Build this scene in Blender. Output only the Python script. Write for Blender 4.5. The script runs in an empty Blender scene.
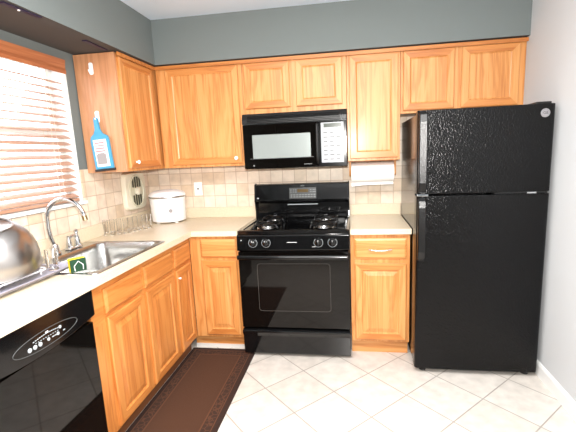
import bpy, bmesh, math, random
from mathutils import Vector, Matrix
random.seed(7)
S = bpy.context.scene
COL = S.collection
PI = math.pi

# ------------------------------------------------------------------ camera
CAM = Vector((1.7779, -3.19, 1.4414))
yaw, pitch, roll = -0.1503, -0.1743, -0.042
fw = Vector((math.sin(yaw)*math.cos(pitch), math.cos(yaw)*math.cos(pitch), math.sin(pitch)))
r0 = Vector((math.cos(yaw), -math.sin(yaw), 0)); u0 = r0.cross(fw)
rt = math.cos(roll)*r0 + math.sin(roll)*u0
up = -math.sin(roll)*r0 + math.cos(roll)*u0
cd = bpy.data.cameras.new('camera'); cam = bpy.data.objects.new('camera', cd); COL.objects.link(cam)
M4 = Matrix((( rt.x, up.x, -fw.x, CAM.x), (rt.y, up.y, -fw.y, CAM.y), (rt.z, up.z, -fw.z, CAM.z), (0, 0, 0, 1)))
cam.matrix_world = M4
cd.sensor_fit = 'HORIZONTAL'; cd.sensor_width = 36; cd.lens = 385.73/576*36
cd.shift_x = -7.55/576; cd.shift_y = 5.99/576
cd.clip_start = 0.02
S.camera = cam

# ------------------------------------------------------------------ world and lights
w = bpy.data.worlds.new('sky'); S.world = w; w.use_nodes = True
bg = w.node_tree.nodes['Background']; bg.inputs[0].default_value = (0.88, 0.93, 1.0, 1); bg.inputs[1].default_value = 2.0

def area(name, loc, target, sx, sy, power, col):
    l = bpy.data.lights.new(name, 'AREA'); l.shape = 'RECTANGLE'; l.size = sx; l.size_y = sy
    l.energy = power; l.color = col
    o = bpy.data.objects.new(name, l); COL.objects.link(o); o.location = loc
    d = Vector(target)-Vector(loc)
    o.rotation_euler = d.to_track_quat('-Z', 'Y').to_euler()
    return o
area('camera_flash', CAM + up*0.13 - fw*0.03 + rt*0.0, CAM + fw*3 + Vector((0, 0, 1.2)), 0.10, 0.06, 46, (1.0, 0.97, 0.93))
area('ceiling_fill', (1.6, -2.5, 2.41), (1.6, -2.5, 0), 1.6, 1.0, 60, (1.0, 0.97, 0.93))  # unseen fill below the ceiling, added to raise the ambient light
area('window_daylight', (-0.35, -1.55, 1.75), (1.5, -1.55, 0.7), 1.3, 0.9, 9, (0.9, 0.95, 1.0))

S.view_settings.view_transform = 'Standard'
S.view_settings.look = 'None'
S.view_settings.exposure = 0.76
S.view_settings.gamma = 1.0
S.view_settings.use_curve_mapping = False

# ------------------------------------------------------------------ materials
def lin(c):
    return tuple(((x/255)/12.92 if x/255 <= 0.04045 else ((x/255+0.055)/1.055)**2.4) for x in c) + (1,)

def mat(name, col, rough=0.5, metal=0.0, coat=0.0, bump=None, trans=0.0, ior=1.45, emit=None, spec=0.5):
    m = bpy.data.materials.new(name); m.use_nodes = True
    nt = m.node_tree; b = nt.nodes['Principled BSDF']
    b.inputs['Base Color'].default_value = lin(col)
    b.inputs['Roughness'].default_value = rough
    b.inputs['Metallic'].default_value = metal
    b.inputs['Coat Weight'].default_value = coat
    b.inputs['Coat Roughness'].default_value = 0.05
    b.inputs['Transmission Weight'].default_value = trans
    b.inputs['IOR'].default_value = ior
    b.inputs['Specular IOR Level'].default_value = spec
    if emit:
        b.inputs['Emission Color'].default_value = lin(emit[0]); b.inputs['Emission Strength'].default_value = emit[1]
    # every material carries a faint procedural unevenness
    tc = nt.nodes.new('ShaderNodeTexCoord'); n = nt.nodes.new('ShaderNodeTexNoise')
    sc, st, dist = bump if bump else (40, 0.02, 0.001)
    n.inputs['Scale'].default_value = sc; n.inputs['Detail'].default_value = 4
    bp = nt.nodes.new('ShaderNodeBump'); bp.inputs['Strength'].default_value = st; bp.inputs['Distance'].default_value = dist
    nt.links.new(tc.outputs['Object'], n.inputs['Vector']); nt.links.new(n.outputs['Fac'], bp.inputs['Height'])
    nt.links.new(bp.outputs['Normal'], b.inputs['Normal'])
    return m

def ramp(nt, stops):
    r = nt.nodes.new('ShaderNodeValToRGB')
    e = r.color_ramp.elements
    e[0].position, e[0].color = stops[0][0], stops[0][1]
    e[1].position, e[1].color = stops[-1][0], stops[-1][1]
    for p, c in stops[1:-1]:
        k = e.new(p); k.color = c
    return r

def wood(name, axis='z', light=(216, 156, 95), mid=(207, 141, 78), dark=(184, 114, 56), rough=0.42, coat=0.2):
    m = bpy.data.materials.new(name); m.use_nodes = True
    nt = m.node_tree; b = nt.nodes['Principled BSDF']; L = nt.links
    tc = nt.nodes.new('ShaderNodeTexCoord'); mp = nt.nodes.new('ShaderNodeMapping')
    sc = {'x': (1.0, 14, 14), 'y': (14, 1.0, 14), 'z': (14, 14, 1.0)}[axis]
    mp.inputs['Scale'].default_value = sc
    L.new(tc.outputs['Object'], mp.inputs['Vector'])
    wn = nt.nodes.new('ShaderNodeTexNoise'); wn.inputs['Scale'].default_value = 1.1; wn.inputs['Detail'].default_value = 3
    wn.inputs['Distortion'].default_value = 0.8
    L.new(mp.outputs[0], wn.inputs['Vector'])
    # cathedral rings: sine of the low noise
    mul = nt.nodes.new('ShaderNodeMath'); mul.operation = 'MULTIPLY'; mul.inputs[1].default_value = 24
    L.new(wn.outputs['Fac'], mul.inputs[0])
    sn = nt.nodes.new('ShaderNodeMath'); sn.operation = 'SINE'; L.new(mul.outputs[0], sn.inputs[0])
    mr = nt.nodes.new('ShaderNodeMapRange'); mr.inputs[1].default_value = -1; mr.inputs[2].default_value = 1
    L.new(sn.outputs[0], mr.inputs[0])
    mp2 = nt.nodes.new('ShaderNodeMapping')
    mp2.inputs['Scale'].default_value = {'x': (5, 260, 260), 'y': (260, 5, 260), 'z': (260, 260, 5)}[axis]
    L.new(tc.outputs['Object'], mp2.inputs['Vector'])
    fn = nt.nodes.new('ShaderNodeTexNoise'); fn.inputs['Scale'].default_value = 1; fn.inputs['Detail'].default_value = 3
    L.new(mp2.outputs[0], fn.inputs['Vector'])
    mx = nt.nodes.new('ShaderNodeMix'); mx.data_type = 'FLOAT'; mx.inputs[0].default_value = 0.62
    L.new(mr.outputs[0], mx.inputs[2]); L.new(fn.outputs['Fac'], mx.inputs[3])
    cr = ramp(nt, [(0.18, lin(dark)), (0.45, lin(mid)), (0.8, lin(light))])
    L.new(mx.outputs[0], cr.inputs[0])
    L.new(cr.outputs[0], b.inputs['Base Color'])
    b.inputs['Roughness'].default_value = rough; b.inputs['Coat Weight'].default_value = coat; b.inputs['Coat Roughness'].default_value = 0.22
    bp = nt.nodes.new('ShaderNodeBump'); bp.inputs['Strength'].default_value = 0.06; bp.inputs['Distance'].default_value = 0.0004
    L.new(fn.outputs['Fac'], bp.inputs['Height']); L.new(bp.outputs['Normal'], b.inputs['Normal'])
    return m

def tile_mat(name, comps, size, off, c1, c2, c3, grout, rough, mortar=0.003, rot=0.0, bumpd=0.002):
    """square tiles: comps picks the two object axes, c1..c3 per-tile tints"""
    m = bpy.data.materials.new(name); m.use_nodes = True
    nt = m.node_tree; b = nt.nodes['Principled BSDF']; L = nt.links
    tc = nt.nodes.new('ShaderNodeTexCoord'); sp = nt.nodes.new('ShaderNodeSeparateXYZ'); cb = nt.nodes.new('ShaderNodeCombineXYZ')
    L.new(tc.outputs['Object'], sp.inputs[0])
    L.new(sp.outputs['XYZ'.index(comps[0].upper())], cb.inputs[0]); L.new(sp.outputs['XYZ'.index(comps[1].upper())], cb.inputs[1])
    mp = nt.nodes.new('ShaderNodeMapping'); mp.vector_type = 'POINT'
    mp.inputs['Rotation'].default_value = (0, 0, rot)
    L.new(cb.outputs[0], mp.inputs['Vector'])
    ad = nt.nodes.new('ShaderNodeVectorMath'); ad.operation = 'ADD'; ad.inputs[1].default_value = (off[0], off[1], 0)
    L.new(mp.outputs[0], ad.inputs[0])
    dv = nt.nodes.new('ShaderNodeVectorMath'); dv.operation = 'SCALE'; dv.inputs['Scale'].default_value = 1/size
    L.new(ad.outputs[0], dv.inputs[0])
    fl = nt.nodes.new('ShaderNodeVectorMath'); fl.operation = 'FLOOR'; L.new(dv.outputs[0], fl.inputs[0])
    fr = nt.nodes.new('ShaderNodeVectorMath'); fr.operation = 'FRACTION'; L.new(dv.outputs[0], fr.inputs[0])
    s2 = nt.nodes.new('ShaderNodeSeparateXYZ'); L.new(fr.outputs[0], s2.inputs[0])
    def edge(o):
        a = nt.nodes.new('ShaderNodeMath'); a.operation = 'SUBTRACT'; a.inputs[1].default_value = 0.5; L.new(o, a.inputs[0])
        c = nt.nodes.new('ShaderNodeMath'); c.operation = 'ABSOLUTE'; L.new(a.outputs[0], c.inputs[0]); return c.outputs[0]
    mxm = nt.nodes.new('ShaderNodeMath'); mxm.operation = 'MAXIMUM'; L.new(edge(s2.outputs[0]), mxm.inputs[0]); L.new(edge(s2.outputs[1]), mxm.inputs[1])
    er = nt.nodes.new('ShaderNodeMapRange'); er.inputs[1].default_value = 0.5 - mortar/size; er.inputs[2].default_value = 0.5 - 0.4*mortar/size
    L.new(mxm.outputs[0], er.inputs[0])
    wn = nt.nodes.new('ShaderNodeTexWhiteNoise'); wn.noise_dimensions = '2D'; L.new(fl.outputs[0], wn.inputs['Vector'])
    cr = ramp(nt, [(0.0, lin(c1)), (0.5, lin(c2)), (1.0, lin(c3))]); L.new(wn.outputs['Value'], cr.inputs[0])
    nz = nt.nodes.new('ShaderNodeTexNoise'); nz.inputs['Scale'].default_value = 14; nz.inputs['Detail'].default_value = 6
    L.new(tc.outputs['Object'], nz.inputs['Vector'])
    nr = nt.nodes.new('ShaderNodeMapRange'); nr.inputs[1].default_value = 0.3; nr.inputs[2].default_value = 0.7; nr.inputs[3].default_value = 0.83; nr.inputs[4].default_value = 1.05
    L.new(nz.outputs['Fac'], nr.inputs[0])
    ml = nt.nodes.new('ShaderNodeVectorMath'); ml.operation = 'SCALE'; L.new(cr.outputs[0], ml.inputs[0]); L.new(nr.outputs[0], ml.inputs['Scale'])
    mx = nt.nodes.new('ShaderNodeMix'); mx.data_type = 'RGBA'; L.new(er.outputs[0], mx.inputs[0])
    L.new(ml.outputs[0], mx.inputs[6]); mx.inputs[7].default_value = lin(grout)
    L.new(mx.outputs[2], b.inputs['Base Color']); b.inputs['Roughness'].default_value = rough
    iv = nt.nodes.new('ShaderNodeMath'); iv.operation = 'SUBTRACT'; iv.inputs[0].default_value = 1; L.new(er.outputs[0], iv.inputs[1])
    bp = nt.nodes.new('ShaderNodeBump'); bp.inputs['Strength'].default_value = 0.5; bp.inputs['Distance'].default_value = bumpd
    L.new(iv.outputs[0], bp.inputs['Height']); L.new(bp.outputs['Normal'], b.inputs['Normal'])
    return m

def fridge_tex(name):
    m = mat(name, (5, 5, 6), 0.19, 0, 0, (115, 1.0, 0.0031), spec=0.3)
    for n_ in m.node_tree.nodes:
        if n_.type == 'TEX_NOISE': n_.inputs['Detail'].default_value = 1.5
    return m

def speckle(name, a, c, scale, rough):
    m = mat(name, a, rough)
    nt = m.node_tree; b = nt.nodes['Principled BSDF']
    tc = nt.nodes.new('ShaderNodeTexCoord'); n = nt.nodes.new('ShaderNodeTexNoise'); n.inputs['Scale'].default_value = scale; n.inputs['Detail'].default_value = 6
    nt.links.new(tc.outputs['Object'], n.inputs['Vector'])
    cr = ramp(nt, [(0.35, lin(a)), (0.7, lin(c))]); nt.links.new(n.outputs['Fac'], cr.inputs[0]); nt.links.new(cr.outputs[0], b.inputs['Base Color'])
    return m

W_OAK = wood('oak_vertical_grain', 'z')
W_OAKX = wood('oak_horizontal_grain', 'x')
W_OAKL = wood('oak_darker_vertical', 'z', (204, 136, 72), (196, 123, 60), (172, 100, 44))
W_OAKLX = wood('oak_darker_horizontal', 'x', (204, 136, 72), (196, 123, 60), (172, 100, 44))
W_SIDE = wood('oak_veneer_side', 'z', (202, 148, 108), (194, 138, 98), (176, 120, 82), 0.45, 0.1)
W_BLIND = wood('blind_brown_wood', 'y', (190, 150, 126), (182, 140, 116), (166, 122, 98), 0.4, 0.1)
W_VAL = wood('blind_valance_wood', 'y', (184, 118, 78), (174, 106, 68), (156, 90, 56), 0.4, 0.1)
SLATE = mat('slate_grey_wall_paint', (112, 119, 118), 0.75, bump=(180, 0.1, 0.001))
SLATE_SHADE = mat('slate_underside_shade', (76, 74, 72), 0.75, bump=(180, 0.1, 0.001))  # wall slate darkened: the shade below the soffit is in the colour
PALE = mat('pale_grey_wall_paint', (202, 204, 206), 0.8, bump=(180, 0.1, 0.001))
CEIL = mat('white_ceiling_paint', (208, 220, 232), 0.9, bump=(120, 0.2, 0.002))
WHITE = mat('white_gloss_paint', (236, 236, 234), 0.35)
WPLAS = mat('white_plastic', (240, 240, 242), 0.28, coat=0.3)
CREAM = mat('cream_plastic', (226, 220, 200), 0.4)
CREAMD = mat('cream_plastic_darker_ring', (205, 202, 180), 0.45)  # slightly darker cream for the oval ring
COUNTER = speckle('cream_laminate', (210, 193, 166), (222, 208, 184), 150, 0.3)
BTILE = tile_mat('beige_stone_tiles', 'xz', 0.1, (-0.002, -0.015), (214, 191, 164), (236, 222, 204), (226, 204, 184), (186, 162, 140), 0.45)
LTILE = tile_mat('beige_stone_tiles_side', 'yz', 0.1, (0.03, -0.015), (214, 191, 164), (236, 222, 204), (226, 204, 184), (186, 162, 140), 0.45)
r2 = math.sqrt(2)
FTILE = tile_mat('cream_floor_tiles', 'xy', 0.304, (-0.076, -0.125), (212, 205, 197), (216, 209, 201), (209, 201, 192), (158, 150, 142), 0.28, 0.0048, PI/4, 0.0012)
BLACK = mat('black_gloss_enamel', (10, 10, 11), 0.12, coat=0.2)
BLACKS = mat('black_smooth_side', (14, 14, 15), 0.16)
BGLASS = mat('black_oven_glass', (8, 6, 5), 0.04, spec=0.4)
BSATIN = mat('black_satin', (16, 16, 17), 0.38)
IRON = mat('black_cast_iron', (12, 12, 13), 0.28, bump=(300, 0.4, 0.001))
MWGLASS = mat('microwave_window_glass', (158, 165, 163), 0.2, 0.3)  # pale grey base stands in for the bright room reflected in the glass
FRTEX = fridge_tex('black_textured_fridge_skin')
CHROME = mat('chrome', (214, 216, 218), 0.08, 1.0)
STEEL = mat('brushed_stainless_steel', (186, 186, 184), 0.27, 1.0, bump=(60, 0.15, 0.0006))
BOWLST = mat('polished_stainless_steel', (182, 178, 176), 0.28, 1.0)
GREYP = mat('lavender_grey_plastic', (150, 148, 162), 0.35)
TEAL = mat('teal_plastic', (86, 196, 200), 0.3)
BLUE = mat('blue_plastic', (66, 148, 186), 0.3)
LABELW = mat('white_paper_label', (235, 232, 232), 0.5)
PINKP = mat('dusty_pink_print', (176, 120, 128), 0.5)
GREYPR = mat('grey_print', (150, 144, 144), 0.5)
MARK = mat('white_print', (225, 225, 225), 0.5)
GREYM = mat('grey_print_mark', (120, 124, 124), 0.5)
YEL = mat('yellow_sponge', (226, 204, 40), 0.9, bump=(220, 0.8, 0.003))
GRN = mat('dark_green_scrubber', (28, 62, 40), 0.9, bump=(350, 0.9, 0.003))
PAPER = mat('white_kitchen_paper', (242, 240, 238), 0.9, bump=(150, 0.3, 0.001))
PURPLE = mat('dark_purple_slot', (38, 30, 58), 0.5)
VINYL = mat('white_vinyl_strip', (214, 210, 206), 0.5)
GLASS = mat('clear_glass', (255, 255, 255), 0.01, trans=1.0, ior=1.45)
PANE = mat('window_pane_glass', (255, 255, 255), 0.0, trans=1.0, ior=1.01)
CLKD = mat('dark_green_display', (52, 60, 50), 0.2)
LOUV = mat('olive_grey_louvre', (96, 96, 78), 0.5)
DARKGAP = mat('dark_recess', (20, 17, 15), 0.7)
LITE = mat('pale_grey_print', (170, 176, 180), 0.4)

# ------------------------------------------------------------------ mesh helpers
ORG = {}
class MB:
    def __init__(s): s.bm = bmesh.new()
    def box(s, x0, x1, y0, y1, z0, z1):
        v = [s.bm.verts.new((x, y, z)) for z in (z0, z1) for y in (y0, y1) for x in (x0, x1)]
        for f in ((0, 2, 3, 1), (4, 5, 7, 6), (0, 1, 5, 4), (2, 6, 7, 3), (0, 4, 6, 2), (1, 3, 7, 5)):
            s.bm.faces.new([v[i] for i in f])
        return s
    def prism(s, pts, axis, a, b):
        """closed outline pts extruded along an axis from a to b"""
        def P(p, t):
            return {'x': (t, p[0], p[1]), 'y': (p[0], t, p[1]), 'z': (p[0], p[1], t)}[axis]
        A = [s.bm.verts.new(P(p, a)) for p in pts]; B = [s.bm.verts.new(P(p, b)) for p in pts]
        s.bm.faces.new(A); s.bm.faces.new(B[::-1])
        n = len(pts)
        for i in range(n): s.bm.faces.new((A[i], B[i], B[(i+1) % n], A[(i+1) % n]))
        return s
    def rings(s, R, cap0=True, cap1=True, closed=True):
        V = [[s.bm.verts.new(p) for p in r] for r in R]
        n = len(V[0])
        for a, b in zip(V, V[1:]):
            for i in range(n if closed else n-1):
                s.bm.faces.new((a[i], a[(i+1) % n], b[(i+1) % n], b[i]))
        if cap0: s.bm.faces.new(V[0][::-1])
        if cap1: s.bm.faces.new(V[-1])
        return s
    def lathe(s, c, prof, axis=(0, 0, 1), seg=32, cap0=True, cap1=True):
        c = Vector(c); a = Vector(axis).normalized()
        q = Vector((0, 0, 1)).rotation_difference(a)
        R = []
        for r, h in prof:
            r = max(r, 1e-5)
            R.append([c + q @ Vector((r*math.cos(2*PI*k/seg), r*math.sin(2*PI*k/seg), h)) for k in range(seg)])
        return s.rings(R, cap0, cap1)
    def cyl(s, p0, p1, r, seg=20, r1=None):
        p0 = Vector(p0); p1 = Vector(p1); d = p1-p0
        return s.lathe(p0, [(r, 0), (r if r1 is None else r1, d.length)], d, seg)
    def tube(s, pts, r, seg=12, closed=False):
        pts = [Vector(p) for p in pts]; R = []
        n = len(pts); nrm = None
        for i, p in enumerate(pts):
            t = (pts[(i+1) % n]-pts[i-1]) if (closed or 0 < i < n-1) else (pts[1]-pts[0] if i == 0 else pts[-1]-pts[-2])
            t.normalize()
            if nrm is None: nrm = t.orthogonal().normalized()
            nrm = (nrm - t*nrm.dot(t)).normalized(); bn = t.cross(nrm)
            R.append([p + r*(math.cos(2*PI*k/seg)*nrm + math.sin(2*PI*k/seg)*bn) for k in range(seg)])
        if closed: R.append(R[0])
        return s.rings(R, not closed, not closed)
    def rrect(s, x0, x1, z0, z1, rad, ya, yb, seg=5):
        pts = []
        for cx, cz, a0 in ((x1-rad, z1-rad, 0), (x0+rad, z1-rad, PI/2), (x0+rad, z0+rad, PI), (x1-rad, z0+rad, 3*PI/2)):
            for k in range(seg+1):
                a = a0 + PI/2*k/seg; pts.append((cx+rad*math.cos(a), cz+rad*math.sin(a)))
        return s.prism(pts, 'y', ya, yb)
    def panel(s, x0, x1, z0, z1, y, rings, back):
        """front facing -y: rings of (inset, depth), back plate depth"""
        R = []
        for i, d in [(0, back)] + rings:
            R.append([(x0+i, y+d, z0+i), (x1-i, y+d, z0+i), (x1-i, y+d, z1-i), (x0+i, y+d, z1-i)])
        n0 = len(s.bm.faces); s.rings(R); s.bm.faces.ensure_lookup_table()
        for f in list(s.bm.faces)[n0:]:
            c = f.calc_center_median(); i0 = rings[2][0] if len(rings) > 2 else .02
            if len(R) > 4 and x0+i0*.5 < c.x < x1-i0*.5 and (c.z < z0+i0 or c.z > z1-i0) and abs(c.y-y) < .004: f.material_index = 1
        return s
    def build(s, name, m, parent=None, loc=None, bevel=0, smooth=False, kind=None, weld=False, seg=2):
        if weld: bmesh.ops.remove_doubles(s.bm, verts=s.bm.verts, dist=1e-5)
        bmesh.ops.recalc_face_normals(s.bm, faces=s.bm.faces)
        o0 = Vector((0, 0, 0))
        if parent is not None: o0 = ORG.get(parent.name, Vector((0, 0, 0)))
        elif loc is not None: o0 = Vector(loc)
        if o0.length: bmesh.ops.translate(s.bm, verts=s.bm.verts, vec=-o0)
        me = bpy.data.meshes.new(name); s.bm.to_mesh(me); s.bm.free()
        o = bpy.data.objects.new(name, me); COL.objects.link(o)
        for k in (m if isinstance(m, (list, tuple)) else [m]): me.materials.append(k)
        if smooth:
            me.polygons.foreach_set('use_smooth', [True]*len(me.polygons))
            try: me.set_sharp_from_angle(angle=math.radians(40))
            except Exception: pass
        if parent is not None: o.parent = parent
        elif loc is not None: o.location = loc
        ORG[o.name] = o0
        if bevel:
            md = o.modifiers.new('bevel', 'BEVEL'); md.width = bevel; md.segments = seg; md.limit_method = 'ANGLE'; md.angle_limit = math.radians(35)
            if smooth or bevel > 0.004:
                me.polygons.foreach_set('use_smooth', [True]*len(me.polygons))
                md.harden_normals = True
        if kind: o['kind'] = kind
        return o

def thing(name, label, cat, loc, rz=0, group=None):
    o = bpy.data.objects.new(name, None); COL.objects.link(o); o.empty_display_size = 0.1
    o.location = loc; o.rotation_euler = (0, 0, rz)
    o['label'] = label; o['category'] = cat
    if group: o['group'] = group
    # rotated things are built in their own local frame
    ORG[o.name] = Vector(loc) if rz == 0 else Vector((0, 0, 0))
    return o
def tag(o, label, cat, group=None):
    o['label'] = label; o['category'] = cat
    if group: o['group'] = group
    return o

def text(name, body, size, m, parent, loc, rot=(PI/2, 0, 0), depth=0.0004, align='CENTER'):
    cu = bpy.data.curves.new(name, 'FONT'); cu.body = body; cu.size = size; cu.extrude = depth; cu.align_x = align; cu.align_y = 'CENTER'
    t = bpy.data.objects.new(name+'_tmp', cu); COL.objects.link(t)
    dg = bpy.context.evaluated_depsgraph_get()
    me = bpy.data.meshes.new_from_object(t.evaluated_get(dg)); bpy.data.objects.remove(t)
    me.materials.clear(); me.materials.append(m)
    o = bpy.data.objects.new(name, me); COL.objects.link(o); o.parent = parent
    o.location = Vector(loc) - ORG[parent.name]; o.rotation_euler = rot
    return o

# ------------------------------------------------------------------ room shell
RX, CZ, RY = 2.927, 2.445, -6.8
MB().box(-0.12, RX+0.12, RY-0.12, 0.12, -0.1, 0).build('floor', FTILE, kind='structure')
MB().box(-0.12, RX+0.12, RY-0.12, 0.12, CZ, CZ+0.1).build('ceiling', CEIL, kind='structure')
MB().box(-0.12, RX+0.12, 0, 0.12, 0, CZ).build('wall_back', SLATE, kind='structure')
MB().box(RX, RX+0.12, RY, 0, 0, CZ).build('wall_right', PALE, kind='structure')
MB().box(-0.12, RX+0.12, RY-0.12, RY, 0, CZ).build('wall_front', SLATE, kind='structure')
WY0, WY1, WZ0, WZ1 = -2.35, -0.858, 1.178, 2.078
mb = MB(); mb.box(-0.12, 0, RY, 0, 0, WZ0); mb.box(-0.12, 0, RY, 0, WZ1, CZ); mb.box(-0.12, 0, RY, WY0, WZ0, WZ1); mb.box(-0.12, 0, WY1, 0, WZ0, WZ1)
mb.build('wall_left', SLATE, kind='structure')
# soffit above the cabinets (two faces, underside colour darkened to hold its shade)
SD, SZ = 0.341, 2.134
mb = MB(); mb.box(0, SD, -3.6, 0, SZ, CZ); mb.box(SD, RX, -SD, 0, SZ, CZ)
so = mb.build('wall_soffit', [SLATE, SLATE_SHADE], kind='structure')
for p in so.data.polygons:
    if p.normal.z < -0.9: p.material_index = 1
# wood strip along the top edge of the wall cabinets
mb = MB(); mb.box(0.314, 0.321, -0.786, -0.320, 2.1035, 2.127); mb.box(0.314, RX, -0.320, -0.314, 2.1035, 2.127)
mb.build('trim_1', W_OAKLX, kind='structure')
# tiles
mb = MB(); mb.box(0.0, RX, -0.007, 0, 0.60, 1.372); mb.box(2.1185, RX, -0.007, 0, 1.372, 1.69)
mb.build('trim_2', BTILE, kind='structure')
mb = MB(); mb.box(0, 0.007, -2.6, WY1-0.0, 0.60, WZ0-0.01); mb.box(0, 0.007, WY1, -0.007, 0.60, 1.398)
mb.build('trim_3', LTILE, kind='structure')
# baseboards
MB().prism([(RX, 0), (RX-0.014, 0), (RX-0.014, 0.075), (RX-0.008, 0.088), (RX, 0.09)], 'y', RY, -0.0).build('baseboard_right', WHITE, kind='structure')
MB().box(0.0, RX, RY, RY+0.013, 0, 0.09).build('baseboard_front', WHITE, kind='structure')

# window
mb = MB()   # jambs, head and stool
mb.box(-0.12, -0.002, WY1-0.012, WY1, WZ0, WZ1); mb.box(-0.12, -0.002, WY0, WY0+0.012, WZ0, WZ1); mb.box(-0.12, -0.002, WY0+0.012, WY1-0.012, WZ1-0.012, WZ1)
mb.box(-0.12, 0.022, WY0, WY1+0.012, WZ0-0.004, WZ0+0.016)
win = mb.build('window_1', WHITE, kind='structure')
def sash(y0, y1, z0, z1, xa, xb, t=0.042):
    m_ = MB(); m_.box(xa, xb, y0, y0+t, z0, z1); m_.box(xa, xb, y1-t, y1, z0, z1); m_.box(xa, xb, y0+t, y1-t, z0, z0+t); m_.box(xa, xb, y0+t, y1-t, z1-t, z1)
    return m_
for y0, y1 in ((WY0+0.014, -1.62), (-1.59, WY1-0.014)):
    f = sash(y0, y1, WZ0+0.02, 1.645, -0.10, -0.075).build('lower_sash', WHITE, win)
    MB().box(-0.090, -0.087, y0+0.042, y1-0.042, WZ0+0.062, 1.603).build('pane', PANE, f)
    f = sash(y0, y1, 1.61, WZ1-0.014, -0.118, -0.101).build('upper_sash', WHITE, win)
    MB().box(-0.111, -0.108, y0+0.042, y1-0.042, 1.652, WZ1-0.056).build('pane', PANE, f)
MB().box(-0.118, -0.075, -1.62, -1.59, WZ0+0.016, WZ1-0.012).build('mullion', WHITE, win)

# window blind
bl = thing('window_blind', 'brown wooden venetian blind covering the window above the sink', 'blind', (-0.02, -1.6, 2.07))
mb = MB(); mb.prism([(0.0, 1.996), (0.012, 1.992), (0.016, 2.01), (0.010, 2.03), (0.014, 2.055), (0.018, 2.0765), (0.0, 2.0765)], 'y', WY0+0.016, -0.874)
for v in mb.bm.verts: v.co = (v.co.x, v.co.y, v.co.z)
mb.build('valance', W_VAL, bl)
MB().box(-0.055, -0.003, WY0+0.02, -0.880, 2.02, 2.062).build('headrail', W_BLIND, bl)
tilt = math.radians(25); n = 18; z0 = 1.235; pit = 0.0415
for k in range(n):
    z = z0 + k*pit
    c, s_ = math.cos(tilt)*0.025, math.sin(tilt)*0.025
    pts = []
    for t, o_ in ((-1, 0), (-0.5, .002), (0, .0028), (0.5, .002), (1, 0)): pts.append((-0.030+t*c, z-t*s_+o_+0.0015))
    for t, o_ in ((1, 0), (0.5, .002), (0, .0028), (-0.5, .002), (-1, 0)): pts.append((-0.030+t*c, z-t*s_+o_-0.0015))
    MB().prism(pts, 'y', WY0+0.022, -0.884).build('slat', W_BLIND, bl)
MB().box(-0.055, -0.005, WY0+0.022, -0.884, 1.198, 1.216).build('bottom_rail', W_BLIND, bl, bevel=0.003)
for y in (-1.05, -1.62, -2.15):
    mb = MB()
    for x in (-0.057, -0.003): mb.cyl((x, y, 1.21), (x, y, 2.03), 0.0011, 6)
    for x in (-0.057, -0.003): mb.cyl((x, y+0.035, 1.21), (x, y+0.035, 2.03), 0.0008, 6)
    mb.build('ladder_cord', CREAM, bl)

# ------------------------------------------------------------------ cabinets
FB = 0.018
RECESS = [(0, .004), (.004, 0), (.046, 0), (.050, .005), (.056, .008)]
RAISED = [(0, .005), (.006, 0), (.048, 0), (.054, .009), (.060, .009), (.088, .002)]
SLAB = [(0, .008), (.004, .005), (.014, 0)]
def knob(parent, x, y, z, m=None):
    MB().lathe((x, y, z), [(.006, 0), (.005, .01), (.013, .016), (.014, .022), (.009, .027), (0, .028)], (0, -1, 0), 16).build('knob', m or WPLAS, parent, smooth=True)
def carcass(t, x0, x1, yb, yf, z0, z1, wood_=None, name='body'):
    return MB().box(x0, x1, yf, yb, z0, z1).build(name, wood_ or W_OAK, t, bevel=0.0015)
def door(t, x0, x1, z0, z1, yf, style=None, m=None, name='door'):
    return MB().panel(x0, x1, z0, z1, yf, style or RECESS, FB-0.0005).build(name, [m or W_OAK, W_OAKLX], t)
def drawer(t, x0, x1, z0, z1, yf, m=None):
    return MB().panel(x0, x1, z0, z1, yf, SLAB, FB-0.0005).build('drawer', m or W_OAKX, t)

UB, UT, UF = 1.372, 2.127, -0.313
# back wall, left of the microwave
t = thing('wall_cabinet', 'oak wall cabinet with one wide door left of the microwave', 'cabinet', (0.33, -0.15, UB))
carcass(t, 0.314, 0.984, -0.008, -0.295, UB, UT)
d = door(t, 0.395, 0.957, 1.392, 2.102, UF); knob(d, 0.913, UF, 1.430)
# above the microwave
t = thing('wall_cabinet', 'short oak wall cabinet with two doors above the microwave', 'cabinet', (1.366, -0.15, 1.745))
carcass(t, 0.986, 1.746, -0.008, -0.295, 1.745, UT)
door(t, 1.003, 1.340, 1.782, 2.102, UF); door(t, 1.386, 1.716, 1.782, 2.102, UF)
# right of the microwave
t = thing('wall_cabinet', 'narrow tall oak wall cabinet above the paper towel roll', 'cabinet', (1.93, -0.15, UB))
carcass(t, 1.748, 2.118, -0.008, -0.295, UB, UT)
door(t, 1.766, 2.104, 1.390, 2.102, UF)
# above the fridge
t = thing('wall_cabinet', 'oak wall cabinet with two doors above the black refrigerator', 'cabinet', (2.52, -0.15, 1.69))
carcass(t, 2.120, 2.926, -0.008, -0.295, 1.69, UT)
door(t, 2.136, 2.476, 1.708, 2.102, UF); door(t, 2.520, 2.885, 1.708, 2.102, UF)
# left wall, beside the window (local frame: local -y looks to +x of the room)
t = thing('wall_cabinet', 'oak wall cabinet on the window wall with a blue scrub brush hung on its side', 'cabinet', (0, 0, UB), PI/2)
zz = -UB
MB().box(-0.770, -0.008, -0.295, -0.008, UB+zz, UT+zz).build('body', W_OAK, t, bevel=0.0015)
MB().box(-0.786, -0.770, -0.295, -0.008, UB+zz, UT+zz).build('side_panel', W_SIDE, t, bevel=0.001)
d = MB().panel(-0.760, -0.345, 1.392+zz, 2.102+zz, UF, RECESS, FB-0.0005).build('door', [W_OAK, W_OAKLX], t)
MB().lathe((-0.692, UF, 1.432+zz), [(.006, 0), (.005, .01), (.013, .016), (.014, .022), (.009, .027), (0, .028)], (0, -1, 0), 16).build('knob', WPLAS, d, smooth=True)

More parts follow.
